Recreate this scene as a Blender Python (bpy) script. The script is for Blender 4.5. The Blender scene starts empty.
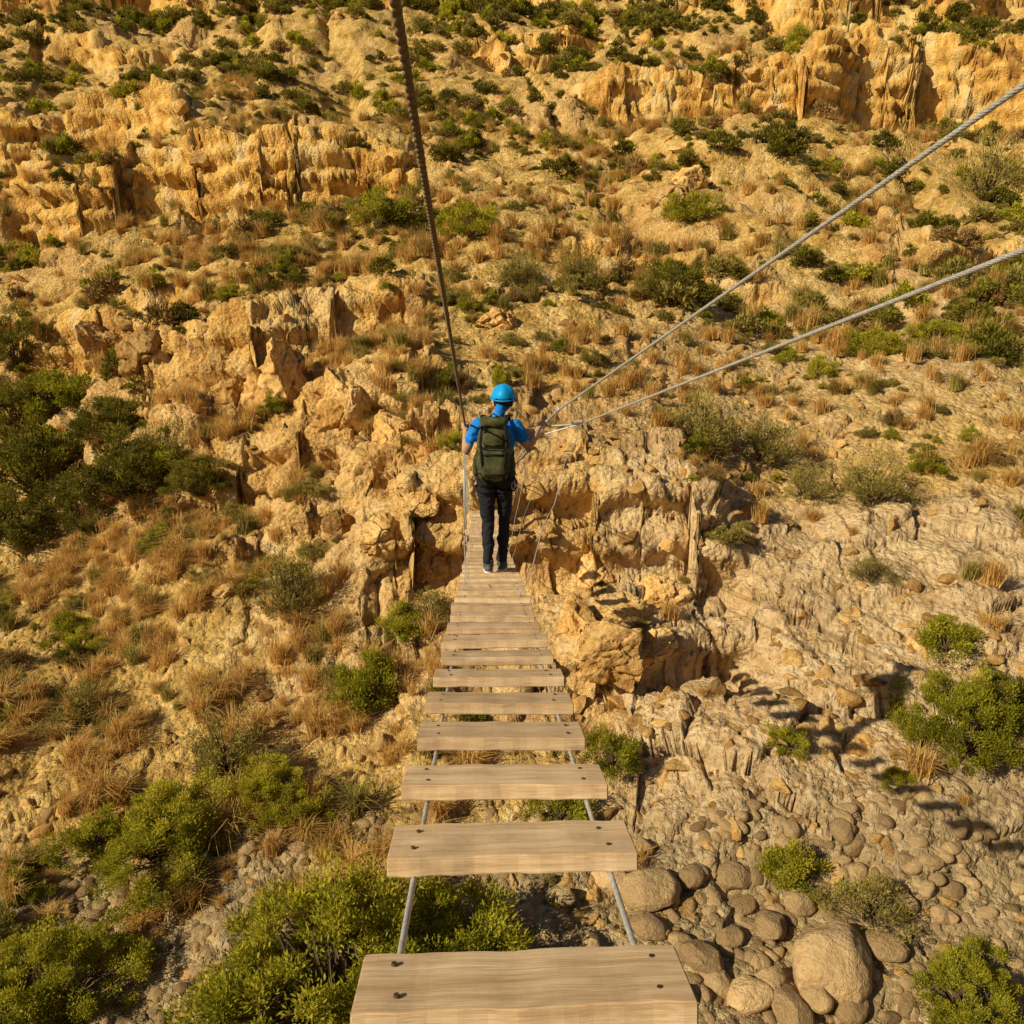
import bpy, math, random, time
import numpy as np
from mathutils import Vector, Matrix, Euler
T0=time.time()
random.seed(5); RS=np.random.RandomState(7)
scene=bpy.context.scene
col=scene.collection
# ------------------------------------------------------------------ camera
PITCH=math.radians(14); F=800.0; CAMZ=7.5
cp,sp=math.cos(PITCH),math.sin(PITCH)
cam=bpy.data.cameras.new("camera"); cam.sensor_width=36; cam.lens=F/1024*36; cam.clip_end=3000; cam.clip_start=0.05
camo=bpy.data.objects.new("camera",cam); col.objects.link(camo)
camo.location=(0,0,CAMZ); camo.rotation_euler=(math.radians(90)-PITCH,0,0)
scene.camera=camo
CAM=Vector((0,0,CAMZ)); FW=Vector((0,cp,-sp)); UP=Vector((0,sp,cp))
def cw(a,b,d): return CAM+Vector((1,0,0))*a+FW*d+UP*b
def sv(x,y,d): return cw((x-512)/F*d,(512-y)/F*d,d)
def ratio(y):
    v=(512-y)/F; return (-sp+v*cp)/(cp+v*sp)
# ------------------------------------------------------------------ noise
def hsh(ix,iy,iz,s):
    with np.errstate(over='ignore'):
        h=(ix.astype(np.uint32)*np.uint32(374761393))^(iy.astype(np.uint32)*np.uint32(668265263))^(iz.astype(np.uint32)*np.uint32(2246822519))
        h=h+np.uint32(s*974711+12345)
        h=(h^(h>>np.uint32(15)))*np.uint32(2246822519)
        h=(h^(h>>np.uint32(13)))*np.uint32(3266489917)
        h=h^(h>>np.uint32(16))
    return h.astype(np.float32)*np.float32(1/4294967296.0)
def vn(x,y,z=None,s=0):
    x=np.asarray(x,np.float32); y=np.asarray(y,np.float32)
    xi=np.floor(x).astype(np.int32); yi=np.floor(y).astype(np.int32)
    fx=x-xi; fy=y-yi
    fx=fx*fx*fx*(fx*(fx*6-15)+10); fy=fy*fy*fy*(fy*(fy*6-15)+10)
    if z is None:
        zi=np.zeros_like(xi); cs=((0,1.),)
    else:
        z=np.asarray(z,np.float32); zi=np.floor(z).astype(np.int32); fz=z-zi; fz=fz*fz*fz*(fz*(fz*6-15)+10); cs=((0,1-fz),(1,fz))
    r=0
    for a in (0,1):
        for b in (0,1):
            for c,wz in cs:
                w=(fx if a else 1-fx)*(fy if b else 1-fy)*wz
                r=r+w*hsh(xi+a,yi+b,zi+c,s)
    return r*2-1
def fbm(x,y,z=None,o=4,s=0,g=0.5):
    r=0;a=1.0;t=0
    for i in range(o):
        r=r+a*vn(x,y,z,s+i*7); t+=a; a*=g
        ca,sa=1.62,1.21
        x,y=x*ca-y*sa+3.1,x*sa+y*ca+1.7
        if z is not None: z=z*2.03+5.3
    return r/t*1.6
def facets(x,s,sl=1.6):
    # piecewise-planar 1-D profile: joint-bounded cliff faces with sharp corners
    x=np.asarray(x,np.float32); i=np.floor(x).astype(np.int32); z=np.zeros_like(i)
    def one(k):
        c=k+hsh(k,z,z,s)*.8; return c,(hsh(k,z,z,s+1)-.5),(hsh(k,z,z,s+2)-.5)
    best=np.full(x.shape,9,np.float32); v=np.zeros(x.shape,np.float32)
    for o in (-1,0,1):
        c,a,b=one(i+o); d=np.abs(x-c); m=d<best; v=np.where(m,a+b*sl*(x-c),v); best=np.where(m,d,best)
    return v
def block(x,y,z,s=0,tilt=0.9,cw_=.07):
    xi=np.floor(x).astype(np.int32); yi=np.floor(y).astype(np.int32); zi=np.floor(z).astype(np.int32)
    best=np.full(x.shape,9,np.float32); sec=best.copy(); val=np.zeros(x.shape,np.float32)
    for a in (-1,0,1):
        for b in (-1,0,1):
            for c in (-1,0,1):
                X=xi+a;Y=yi+b;Z=zi+c
                h1=hsh(X,Y,Z,s);h2=(h1*917.3)%1;h3=(h1*7919.7)%1
                dx=x-(X+h1);dy=y-(Y+h2);dz=z-(Z+h3)
                d=dx*dx+dy*dy+dz*dz
                m=d<best
                sec=np.where(m,best,np.minimum(sec,d))
                t1=(h1*37.3)%1-.5;t2=(h2*37.3)%1-.5;t3=(h3*37.3)%1-.5
                v=((h1+h2*3.7+h3*7.1)*5.3)%1-.5+tilt*2*(dx*t1+dy*t2+dz*t3)
                val=np.where(m,v,val); best=np.where(m,d,best)
    e=np.sqrt(sec)-np.sqrt(best)
    crack=np.clip(1-e/cw_,0,1)
    return val,crack
def sst(x,a,b):
    t=np.clip((x-a)/(b-a),0,1); return t*t*(3-2*t)
# ------------------------------------------------------------------ terrain
rows=[1024,900,800,700,640,560,500,430,360,300,200,100,0]
tcol=[-.65,-.35,-.1,.1,.35,.65]
tab=[[7.4,9.0,10.6,13.2,15.2,18.5,22,26,29,32,40,56,80],
[7.2,8.8,10.4,12.6,14,16.2,18,20.2,22.5,27,38,55,80],
[7.1,8.7,10.2,12.0,12.9,14.1,14.9,16.3,19.5,25,36,55,80],
[7.08,8.7,10.1,11.8,12.7,13.9,14.8,16.5,20,25,36,55,80],
[7.1,8.7,9.8,11.2,12.1,13.8,15.5,18,21.5,26,37,54,80],
[7.2,8.5,9.4,10.7,11.7,13.5,15.3,18.3,22,26.5,38,56,80]]
def profile(k,Y):
    ys=[-400,-60,-30,-4,-1,3,5.5]+tab[k]+[110,200,400,1200]
    zs=[40,18,12,6.0,1.5,0.0,-.1]+[CAMZ+ratio(r)*y for r,y in zip(rows,tab[k])]+[50,85,120,160]
    return np.interp(Y,ys,zs)
def smooth_profile(X,Y):
    t=np.clip(X/np.maximum(Y,7),-.65,.65)
    P=[profile(k,Y) for k in range(6)]
    H=np.zeros(Y.shape,np.float64)
    for k in range(5):
        m=(t>=tcol[k])&(t<=tcol[k+1])
        f=(t-tcol[k])/(tcol[k+1]-tcol[k]); f=f*f*(3-2*f)
        H=np.where(m,P[k]*(1-f)+P[k+1]*f,H)
    return H
def bump(X,a,b,e): return sst(X,a-e,a+e)*(1-sst(X,b-e,b+e))
def base(X,Y):
    Yw=Y+fbm(X/4.,Y/4.,s=90)*.5*sst(Y,9,16)
    H=smooth_profile(X,Yw)
    far=sst(Y,18,40)
    H=H+fbm(X/14,Y/14,s=3)*1.3*far+fbm(X/5.,Y/5.,s=11)*(.25+.5*far)*sst(Y,8,14)+fbm(X/1.7,Y/1.7,s=21)*(.13+.05*far)
    g=1-np.abs(fbm(X/9+Y/40,Y/30,s=33,o=3)); H=H-np.clip(g-.75,0,1)*4*far
    cl=np.zeros_like(H)
    def cliff(Yc,A,L,w,s,wob=2.5,j=.4,fs=2.8):
        nonlocal H,cl
        yc=Yc+fbm(X/9,X*0+s,s=s,o=2)*wob+facets(X/fs+fbm(X/5,Y/5,s=s+2,o=2)*.15,s+5)*j*1.15+facets(X/(fs*.45),s+9)*j*.22
        q=(Y-yc)
        A=A*(1+.22*facets(X/(fs*1.7),s+13))
        H=H+A*(.8*sst(q,-w,w)+.2*sst(q-.55,-w,w)-np.clip((q+L)/(2*L),0,1))
        cl=np.maximum(cl,np.clip(A/1.5,0,1)*sst(q,-w-.6,-w*.9)*(1-sst(q,w+.5,w*1.1+1.3)))
    cliff(41.0,4.3*bump(X,-24,-5.0,1.0),5.5,.30,50,1.2,1.3,3.8)
    cliff(53.5,(3.6+2.2*sst(X,14,17))*sst(X,3,6),7,.34,60,1.4,1.6,4.4)
    cliff(49,3.2*bump(X,-60,-19,2),6,.35,70,3,1.2,3.8)
    cliff(79,8*np.clip(.5+fbm(X/12,X*0,s=82),0.2,1),9,.6,80,4,2.0,6)
    cliff(66,3.0*np.clip(fbm(X/9,X*0+4,s=86),0,1),6,.4,83,3,1.2,4)
    cliff(30,1.6*np.clip(fbm(X/4,X*0+2,s=98)*1.6-.1,0,1),3,.2,91,2,.5,1.8)
    cliff(23.5,2.2*bump(X,-11,-3.,1.),3,.22,85,1.,.7,1.8)
    cliff(14.4,2.0*bump(X,-2.4,4.2,.5),2.4,.16,95,.5,.5,1.5)
    cliff(12.9,1.3*bump(X,1.0,4.2,.5),1.8,.15,97,.5,.4,1.2)
    cliff(18.4,1.5*bump(X,-7.5,-1.5,1),2.2,.18,99,1.,.5,1.5)
    cliff(16.2,1.3*bump(X,-6.0,-1.0,.8),1.8,.16,101,.8,.5,1.3)
    return H,cl
th=np.concatenate([np.radians(np.linspace(-42,42,940)),np.radians(np.linspace(42,318,90)[1:-1])])
rr=np.concatenate([np.linspace(.3,3,12)[:-1],3*np.exp(np.linspace(0,math.log(160/3),1180)),np.geomspace(165,900,26)])
NR=len(rr)
TH,R=np.meshgrid(th,rr); h0,_=base((np.sin(TH)*R).astype(np.float32),(np.cos(TH)*R).astype(np.float32))
sl=np.abs(np.diff(h0,axis=0))/np.diff(R,axis=0)
seg=np.sqrt(1+(1.2*sl)**2)
for _ in range(4): seg=(np.roll(seg,1,1)+seg+np.roll(seg,-1,1))/3
seg=seg*np.diff(np.log(R+4),axis=0)
S=np.concatenate([np.zeros((1,seg.shape[1])),np.cumsum(seg,0)],0)
R2=np.empty((NR,len(th)))
for j in range(len(th)):
    s=S[:,j]; R2[:,j]=np.interp(np.linspace(0,s[-1],NR),s,rr)
R=R2
X=(np.sin(TH)*R).astype(np.float32); Y=(np.cos(TH)*R).astype(np.float32)
H,cl=base(X,Y)
far=sst(Y,18,40)
tt=np.clip(X/np.maximum(Y,7),-.9,.9)
rock=cl.copy()
blf=bump(tt,-.36,.30,.07)*bump(Y,11.6,18.5,1.0)
rgt=bump(tt,.14,.9,.06)*bump(Y,9.2,15.5,.8)
lft=bump(tt,-.62,-.22,.07)*bump(Y,17.5,27,1.5)
pn=sst(fbm(X/3.5,Y/3.5,s=41,o=4),.2,.5)
rock=np.clip(np.maximum.reduce([rock,blf*.95,rgt*.72,lft*.8,pn*.45*sst(Y,12,18)]),0,1)
low=(1-sst(Y,15,18))*(1-sst(tt,-.25,-.12)); rock=rock*(1-low*.65)
def normals(P):
    du=np.empty_like(P); du[:,1:-1]=P[:,2:]-P[:,:-2]; du[:,0]=P[:,1]-P[:,-1]; du[:,-1]=P[:,0]-P[:,-2]
    dv=np.gradient(P,axis=0)
    n=np.cross(du,dv); n/=np.linalg.norm(n,axis=2,keepdims=True)+1e-9
    return n
P=np.stack([X,Y,H.astype(np.float32)],2).astype(np.float32)
N=normals(P)
for _ in range(9):
    N[1:-1]=(N[:-2]+N[1:-1]*2+N[2:])/4; N=(np.roll(N,1,1)+2*N+np.roll(N,-1,1))/4
N/=np.linalg.norm(N,axis=2,keepdims=True)
Hs=P[...,2]
wx=fbm(X/1.6,Y/1.6,Hs/1.6,o=2,s=120)*.16
print("base",time.time()-T0)
b0,c0=block(X/2.6+wx,Y/6,Hs/1.9,190,.35,.05)
b1,c1=block(X/1.9+wx,Y/1.9+wx*.5,Hs/1.3+X*.06,200,.8)
b2,c2=block(X/.75+wx,Y/.75,Hs/.5+wx,210,.8)
b3,c3=block(X/.27+wx*2,Y/.27,Hs/.22,220,.8)
f1=fbm(X/.5,Y/.5,Hs/.5,o=4,s=230)
nearm=1-sst(Y,35,70)
D=rock*(1-cl)*(b1*(.42+.15*far)-c1*.12*(1+far))+rock*(b2*(.16*(1-.4*cl*far))-c2*.05*(1+far)+(b3*.045-c3*.015)*nearm)
D+=cl*far*(b0*.5-c0*.2)+cl*(1-far)*(b1*.25-c1*.10)
D+=(1-rock)*(b2*.05+b3*.045*nearm)+f1*(.045+.01*rock)
st=(Hs*.9+X*.04+wx*1.5); D+=cl*.20*np.clip(np.abs((st%1)-.5)*6-1.6,-1,.6)
D*=sst(R,2,5)*(1-sst(R,150,200))
P=P+N*D[...,None].astype(np.float32)
nr,nc=TH.shape
idx=np.arange(nr*nc).reshape(nr,nc)
a=idx[:-1];b=idx[1:]
q=np.stack([a,np.roll(a,-1,1),np.roll(b,-1,1),b],2).reshape(-1,4)
def mesh_np(name,V,Q,k=4,smooth=True):
    me=bpy.data.meshes.new(name)
    V=np.asarray(V,np.float32).reshape(-1,3);Q=np.asarray(Q,np.int32).reshape(-1,k)
    me.vertices.add(len(V)); me.vertices.foreach_set("co",V.ravel())
    me.loops.add(Q.size); me.loops.foreach_set("vertex_index",Q.ravel())
    me.polygons.add(len(Q)); me.polygons.foreach_set("loop_start",np.arange(0,Q.size,k,dtype=np.int32))
    me.polygons.foreach_set("use_smooth",np.full(len(Q),smooth))
    me.update(calc_edges=True); return me
def fattr(me,name,arr,dom='POINT'):
    at=me.attributes.new(name,'FLOAT',dom); at.data.foreach_set("value",np.asarray(arr,np.float32).ravel())
tm=mesh_np("canyon_hillside",P,q)
fattr(tm,"rock",rock); fattr(tm,"cliff",np.clip(cl*1.2,0,1)*(.45+.55*far))
pale=np.clip(rgt+.6*bump(tt,.2,.7,.1)*bump(Y,18,28,3)+.25*blf,0,1); fattr(tm,"pale",pale)
bedm=(1-sst(Y,9.0,10.5))*sst(Y,2,4); fattr(tm,"bed",bedm)
crk=np.clip(rock*(1-cl*.7)*(c1*.6+c2*.7+c3*.3)+cl*far*c0*.8,0,1); fattr(tm,"crack",crk)
terrain=bpy.data.objects.new("canyon_hillside",tm); col.objects.link(terrain)
print("terrain",time.time()-T0)
# ------------------------------------------------------------------ material helpers
class M:
    def __init__(s,name,matte=False):
        s.m=bpy.data.materials.new(name); s.m.use_nodes=True; s.t=s.m.node_tree; s.n=s.t.nodes; s.l=s.t.links
        s.b=s.n["Principled BSDF"]; s.out=s.n["Material Output"]
        if matte:
            s.n.remove(s.b); s.b=s.n.new("ShaderNodeBsdfDiffuse"); s.l.new(s.b.outputs[0],s.out.inputs[0]); s.bc=s.b.inputs["Color"]
        else:
            s.bc=s.b.inputs["Base Color"]; s.b.inputs["Roughness"].default_value=.9; s.b.inputs["Specular IOR Level"].default_value=.12
    def add(s,t,**k):
        n=s.n.new(t)
        for a,v in k.items():
            if a.startswith("i_"):
                key=a[2:].replace("_"," "); n.inputs[key].default_value=v
            else: setattr(n,a,v)
        return n
    def link(s,a,b): s.l.new(a,b)
    def noise(s,sc,det=6,vec=None,rough=.6,dist=0):
        n=s.add("ShaderNodeTexNoise",i_Scale=sc,i_Detail=det,i_Roughness=rough,i_Distortion=dist)
        if vec is not None: s.link(vec,n.inputs["Vector"])
        return n.outputs["Fac"]
    def ramp(s,f,stops):
        r=s.add("ShaderNodeValToRGB"); e=r.color_ramp.elements
        while len(e)<len(stops): e.new(.5)
        for i,(p,c) in enumerate(stops): e[i].position=p; e[i].color=(*c,1) if len(c)==3 else c
        s.link(f,r.inputs[0]); return r.outputs[0]
    def val(s,f,a,b,c=0,d=1):
        r=s.add("ShaderNodeMapRange"); r.inputs[1].default_value=a;r.inputs[2].default_value=b;r.inputs[3].default_value=c;r.inputs[4].default_value=d
        s.link(f,r.inputs[0]); return r.outputs[0]
    def mix(s,f,a,b,mode='MIX'):
        n=s.add("ShaderNodeMix",data_type='RGBA',blend_type=mode)
        for v,i in ((f,0),(a,6),(b,7)):
            if isinstance(v,(int,float)): n.inputs[i].default_value=v
            elif isinstance(v,tuple): n.inputs[i].default_value=(*v,1)
            else: s.link(v,n.inputs[i])
        return n.outputs[2]
    def math(s,op,a,b=0):
        n=s.add("ShaderNodeMath",operation=op)
        for i,v in enumerate((a,b)):
            if isinstance(v,(int,float)): n.inputs[i].default_value=v
            else: s.link(v,n.inputs[i])
        return n.outputs[0]
    def attr(s,name): return s.add("ShaderNodeAttribute",attribute_name=name).outputs["Fac"]
    def bump(s,h,st,dist,prev=None):
        b=s.add("ShaderNodeBump",i_Strength=st,i_Distance=dist); s.link(h,b.inputs["Height"])
        if prev is not None: s.link(prev,b.inputs["Normal"])
        return b.outputs[0]
def rocknodes(m,vec):
    n1=m.noise(.7,4,vec,.65,.4); n2=m.noise(3.,6,vec,.74); n3=m.noise(16,2,vec,.75)
    c=m.ramp(n1,[(.30,(.30,.14,.04)),(.42,(.58,.32,.095)),(.55,(.74,.47,.175)),(.70,(.84,.62,.32))])
    c2=m.ramp(n2,[(.32,(.30,.15,.045)),(.5,(.70,.44,.17)),(.66,(.88,.68,.38))])
    c=m.mix(.5,c,c2)
    sp_=m.ramp(n3,[(.32,(.5,.45,.39)),(.5,(.98,.95,.9)),(.7,(1.2,1.17,1.1))])
    c=m.mix(.8,c,sp_,'MULTIPLY')
    return c,n2,n3
def mat_ground():
    m=M("hillside_rock_soil",True)
    vec=m.add("ShaderNodeTexCoord").outputs["Object"]
    c,n2,n3=rocknodes(m,vec)
    soil_n=m.noise(1.1,5,vec,.7); soil=m.ramp(soil_n,[(.32,(.26,.145,.04)),(.45,(.52,.32,.09)),(.6,(.72,.48,.175)),(.72,(.82,.61,.30))])
    v=m.add("ShaderNodeTexVoronoi",i_Scale=9.); m.link(vec,v.inputs["Vector"])
    peb=m.ramp(v.outputs["Color"],[(.0,(.55,.53,.5)),(1,(1.35,1.33,1.25))])
    soil=m.mix(.75,soil,peb,'MULTIPLY')
    rk=m.math('ADD',m.attr("rock"),m.val(n2,.35,.65,-.35,.35)); rk=m.val(rk,.15,.45)
    base=m.mix(rk,soil,c)
    mp=m.add("ShaderNodeMapping"); mp.inputs["Scale"].default_value=(1,1,.45); m.link(vec,mp.inputs[0])
    cn=m.noise(.55,5,mp.outputs[0],.7,.8)
    oc=m.ramp(cn,[(.31,(.13,.075,.035)),(.39,(.56,.27,.06)),(.5,(.90,.52,.12)),(.62,(.92,.67,.30)),(.75,(.54,.38,.22))])
    base=m.mix(m.math('MULTIPLY',m.attr("cliff"),.85),base,oc)
    pc=m.ramp(n2,[(.3,(.54,.35,.17)),(.7,(.88,.69,.44))])
    base=m.mix(m.math('MULTIPLY',m.attr("pale"),.6),base,pc)
    bc=m.ramp(v.outputs["Color"],[(0,(.16,.115,.07)),(1,(.58,.45,.27))])
    base=m.mix(m.math('MULTIPLY',m.attr("bed"),.7),base,bc)
    base=m.mix(m.math('MULTIPLY',m.attr("crack"),.6),base,(.12,.06,.025))
    m.link(base,m.bc)
    h=m.math('ADD',m.math('MULTIPLY',n2,1.4),m.math('MULTIPLY',n3,.45))
    h=m.math('ADD',h,m.math('MULTIPLY',v.outputs["Distance"],-.55))
    m.link(m.bump(h,1.,.11),m.b.inputs["Normal"]); return m.m
def mat_stone(name,cold=0.,k=1.):
    m=M(name,True); tc=m.add("ShaderNodeTexCoord"); oi=m.add("ShaderNodeObjectInfo")
    vec=m.add("ShaderNodeVectorMath",operation='ADD'); m.link(tc.outputs["Object"],vec.inputs[0])
    ml=m.math('MULTIPLY',oi.outputs["Random"],50.); m.link(ml,vec.inputs[1])
    c,n2,n3=rocknodes(m,vec.outputs[0])
    c=m.mix(cold,c,(.60,.45,.28))
    r=m.ramp(oi.outputs["Random"],[(0,(.5*k,.46*k,.43*k)),(.5,(.95*k,.92*k,.86*k)),(1,(1.18*k,1.14*k,1.05*k))])
    c=m.mix(1.,c,r,'MULTIPLY'); m.link(c,m.bc)
    h=m.math('ADD',m.math('MULTIPLY',n2,1.6),m.math('MULTIPLY',n3,.4))
    m.link(m.bump(h,.8,.08),m.b.inputs["Normal"]); return m.m
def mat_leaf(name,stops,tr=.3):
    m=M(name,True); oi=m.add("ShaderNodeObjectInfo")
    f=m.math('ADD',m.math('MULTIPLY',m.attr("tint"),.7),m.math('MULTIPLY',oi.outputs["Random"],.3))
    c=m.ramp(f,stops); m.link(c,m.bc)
    t=m.add("ShaderNodeBsdfTranslucent"); m.link(c,t.inputs[0])
    mx=m.add("ShaderNodeMixShader"); mx.inputs[0].default_value=tr
    m.link(m.b.outputs[0],mx.inputs[1]); m.link(t.outputs[0],mx.inputs[2]); m.link(mx.outputs[0],m.out.inputs[0]); return m.m
def mat_plain(name,c,rough=.8,metal=0,var=.25,sc=20,bs=.2):
    m=M(name); vec=m.add("ShaderNodeTexCoord").outputs["Object"]
    n=m.noise(sc,4,vec)
    cc=m.ramp(n,[(.3,tuple(x*(1-var) for x in c)),(.7,tuple(min(1,x*(1+var)) for x in c))])
    m.link(cc,m.bc); m.b.inputs["Roughness"].default_value=rough; m.b.inputs["Metallic"].default_value=metal
    m.link(m.bump(n,bs,.01),m.b.inputs["Normal"]); return m.m
G=mat_ground(); tm.materials.append(G)
ST=mat_stone("tan_rock"); SB=mat_stone("river_stone",.55,.9)
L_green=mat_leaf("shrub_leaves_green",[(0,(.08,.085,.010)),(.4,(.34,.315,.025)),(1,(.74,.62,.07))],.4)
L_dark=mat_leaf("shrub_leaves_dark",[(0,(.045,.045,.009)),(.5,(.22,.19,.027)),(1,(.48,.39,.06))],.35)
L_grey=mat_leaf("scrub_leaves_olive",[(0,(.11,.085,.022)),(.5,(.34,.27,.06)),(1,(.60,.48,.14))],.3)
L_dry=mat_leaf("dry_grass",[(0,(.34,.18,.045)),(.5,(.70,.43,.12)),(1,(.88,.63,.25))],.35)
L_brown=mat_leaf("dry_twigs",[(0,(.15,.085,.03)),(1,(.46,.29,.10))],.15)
BARK=mat_plain("bark",(.16,.11,.06))
# ------------------------------------------------------------------ plants
def leaves(cent,out,L,W,tint,rs,spread=.9):
    n=len(cent)
    d=out+rs.normal(0,spread,(n,3)); d/=np.linalg.norm(d,axis=1,keepdims=True)+1e-6
    s=np.cross(d,rs.normal(0,1,(n,3))); s/=np.linalg.norm(s,axis=1,keepdims=True)+1e-6
    L=(L*rs.uniform(.6,1.3,n))[:,None]; W=(W*rs.uniform(.7,1.2,n))[:,None]
    V=np.stack([cent,cent+d*L*.5+s*W*.5,cent+d*L,cent+d*L*.5-s*W*.5],1)
    return V.reshape(-1,3)
def shrub_mesh(name,seed,nleaf,L,W,mat,hr=.55,clumps=40,cs=.12,stems=40):
    rs=np.random.RandomState(seed)
    az=rs.uniform(0,2*np.pi,clumps); el=np.arcsin(rs.uniform(.02,1,clumps)); rad=rs.uniform(.45,1,clumps)**.6
    lob=1+.28*np.sin(az*2+rs.uniform(0,6))+.22*np.sin(az*3+rs.uniform(0,6))
    C=np.stack([np.cos(az)*np.cos(el)*.42*rad*lob,np.sin(az)*np.cos(el)*.42*rad*lob,.06+np.sin(el)*hr*.85*rad*rs.uniform(.6,1.15,clumps)],1)
    ci=rs.randint(0,clumps,nleaf); sz=rs.uniform(.5,1.3,clumps)*cs
    off=rs.normal(0,1,(nleaf,3)); off/=np.linalg.norm(off,axis=1,keepdims=True); off*=(rs.uniform(0,1,(nleaf,1))**.5)
    cent=C[ci]+off*sz[ci][:,None]*np.array([1,1,.75]); cent[:,2]=np.abs(cent[:,2])
    out=off*.8+C[ci]/np.linalg.norm(C[ci],axis=1,keepdims=True)*.4+np.array([0,0,.5])
    V=leaves(cent,out,L,W,None,rs,.55)
    ct=rs.uniform(0,1,clumps)
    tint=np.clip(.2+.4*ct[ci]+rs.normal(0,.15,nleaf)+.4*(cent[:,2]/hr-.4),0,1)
    SV=[]
    for i in range(min(stems,clumps)):
        p0=np.array([rs.normal(0,.03),rs.normal(0,.03),-.04]); p2=C[i]; p1=(p0+p2)/2+rs.normal(0,.03,3)+np.array([0,0,.03])
        for u,v,w0,w1 in ((p0,p1,.010,.007),(p1,p2,.007,.003)):
            for s in (np.array([1,0,0]),np.array([0,1,0])):
                SV.append([u-s*w0,u+s*w0,v+s*w1,v-s*w1])
    SV=np.array(SV).reshape(-1,3)
    AV=np.concatenate([V,SV]); Q=np.arange(len(AV)).reshape(-1,4)
    me=mesh_np(name,AV,Q,4,False); me.materials.append(mat); me.materials.append(BARK)
    mi=np.zeros(len(Q),np.int32); mi[nleaf:]=1; me.polygons.foreach_set("material_index",mi)
    tf=np.concatenate([tint,np.full(len(Q)-nleaf,.3)]); fattr(me,"tint",tf,'FACE'); return me
def grass_mesh(name,seed,n,mat,h=1.,w=.012,lean=.55):
    rs=np.random.RandomState(seed)
    az=rs.uniform(0,2*np.pi,n); b=rs.normal(0,.11,(n,2)); ln=h*rs.uniform(.45,1,n); le=rs.uniform(.05,lean,n)
    d=np.stack([np.cos(az),np.sin(az)],1); s=np.stack([-np.sin(az),np.cos(az),az*0],1)*w
    p0=np.concatenate([b,np.zeros((n,1))],1)
    p1=p0+np.concatenate([d*(ln*le*.4)[:,None],(ln*.55)[:,None]],1)
    p2=p0+np.concatenate([d*(ln*le*1.25)[:,None],(ln*(.95-le*.45))[:,None]],1)
    V=np.stack([p0-s,p0+s,p1+s*.8,p1-s*.8,p1-s*.8,p1+s*.8,p2+s*.15,p2-s*.15],1).reshape(-1,3)
    me=mesh_np(name,V,np.arange(len(V)).reshape(-1,4),4,False); me.materials.append(mat)
    fattr(me,"tint",np.repeat(rs.uniform(0,1,n),2),'FACE'); return me
import bmesh
def rock_mesh(name,seed,sub,mat,planes=11,rnd=0.,flat=.7,crag=0.):
    rs=np.random.RandomState(seed)
    bm=bmesh.new(); bmesh.ops.create_icosphere(bm,subdivisions=sub,radius=1.)
    V=np.array([v.co[:] for v in bm.verts])
    for k in range(planes):
        n=rs.normal(0,1,3); n/=np.linalg.norm(n); d=rs.uniform(.42,.78) if not rnd else rs.uniform(.72,.95)
        t=V@n; V-=n*np.maximum(0,t-d)[:,None]*(1 if not rnd else .8)
    V*=np.array([1,rs.uniform(.65,.95),rs.uniform(flat*.75,flat*1.15)])
    if not rnd: V*=1.3
    f=V.astype(np.float32)*1.6+seed*3.1
    nn=fbm(f[:,0],f[:,1],f[:,2],o=5,s=seed)
    r=V/np.linalg.norm(V,axis=1,keepdims=True)
    V=V+r*(nn*(.05 if not rnd else .06))[:,None]
    if crag:
        g=V.astype(np.float32)*1.5+seed; bb,cc=block(g[:,0],g[:,1],g[:,2]*1.3,seed,.5,.05); g2=g*2.9; b4,c4=block(g2[:,0],g2[:,1],g2[:,2]*1.3,seed+5,.7,.06)
        V=V+r*(crag*(bb*.6-cc*.3+b4*.2-c4*.08))[:,None]
    V*=.5
    for v,c in zip(bm.verts,V): v.co=c
    for f_ in bm.faces: f_.smooth=True
    me=bpy.data.meshes.new(name); bm.to_mesh(me); bm.free(); me.materials.append(mat); return me
def coll(name,meshes):
    c=bpy.data.collections.new(name)
    for i,me in enumerate(meshes):
        o=bpy.data.objects.new("%s_%02d"%(name,i),me); c.objects.link(o)
    return c
C_rock=coll("t_rock",[rock_mesh("rk%d"%i,10+i,4 if i<3 else 3,ST,13,0,.7,.2 if i<3 else 0) for i in range(7)])
C_peb=coll("t_peb",[rock_mesh("pb%d"%i,40+i,3,SB,9,1.,.75) for i in range(6)])
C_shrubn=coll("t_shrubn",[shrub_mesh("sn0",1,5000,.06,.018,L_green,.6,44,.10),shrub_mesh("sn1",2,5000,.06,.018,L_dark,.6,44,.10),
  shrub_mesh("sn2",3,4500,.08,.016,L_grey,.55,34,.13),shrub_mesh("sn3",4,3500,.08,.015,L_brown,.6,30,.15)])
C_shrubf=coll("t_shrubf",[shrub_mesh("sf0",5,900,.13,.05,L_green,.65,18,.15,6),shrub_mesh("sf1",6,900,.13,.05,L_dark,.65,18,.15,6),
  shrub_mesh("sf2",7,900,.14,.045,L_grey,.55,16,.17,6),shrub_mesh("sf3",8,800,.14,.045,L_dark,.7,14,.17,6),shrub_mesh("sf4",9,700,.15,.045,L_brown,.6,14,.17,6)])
C_grass=coll("t_grass",[grass_mesh("g0",1,220,L_dry,1,.010,.75),grass_mesh("g1",2,190,L_dry,1,.011,1.),grass_mesh("g2",3,190,L_grey,1,.011,.7)])
print("templates",time.time()-T0)
bpy.context.view_layer.update()
def down(x,y):
    ok,loc,nor,i=terrain.ray_cast(Vector((x,y,300)),Vector((0,0,-1)),distance=600); return (loc,nor,i) if ok else None
def hit(px,py):
    d=(FW+Vector((1,0,0))*((px-512)/F)+UP*((512-py)/F)).normalized()
    ok,loc,nor,i=terrain.ray_cast(CAM,d,distance=900)
    return loc,nor,(loc-CAM).dot(FW)
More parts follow.
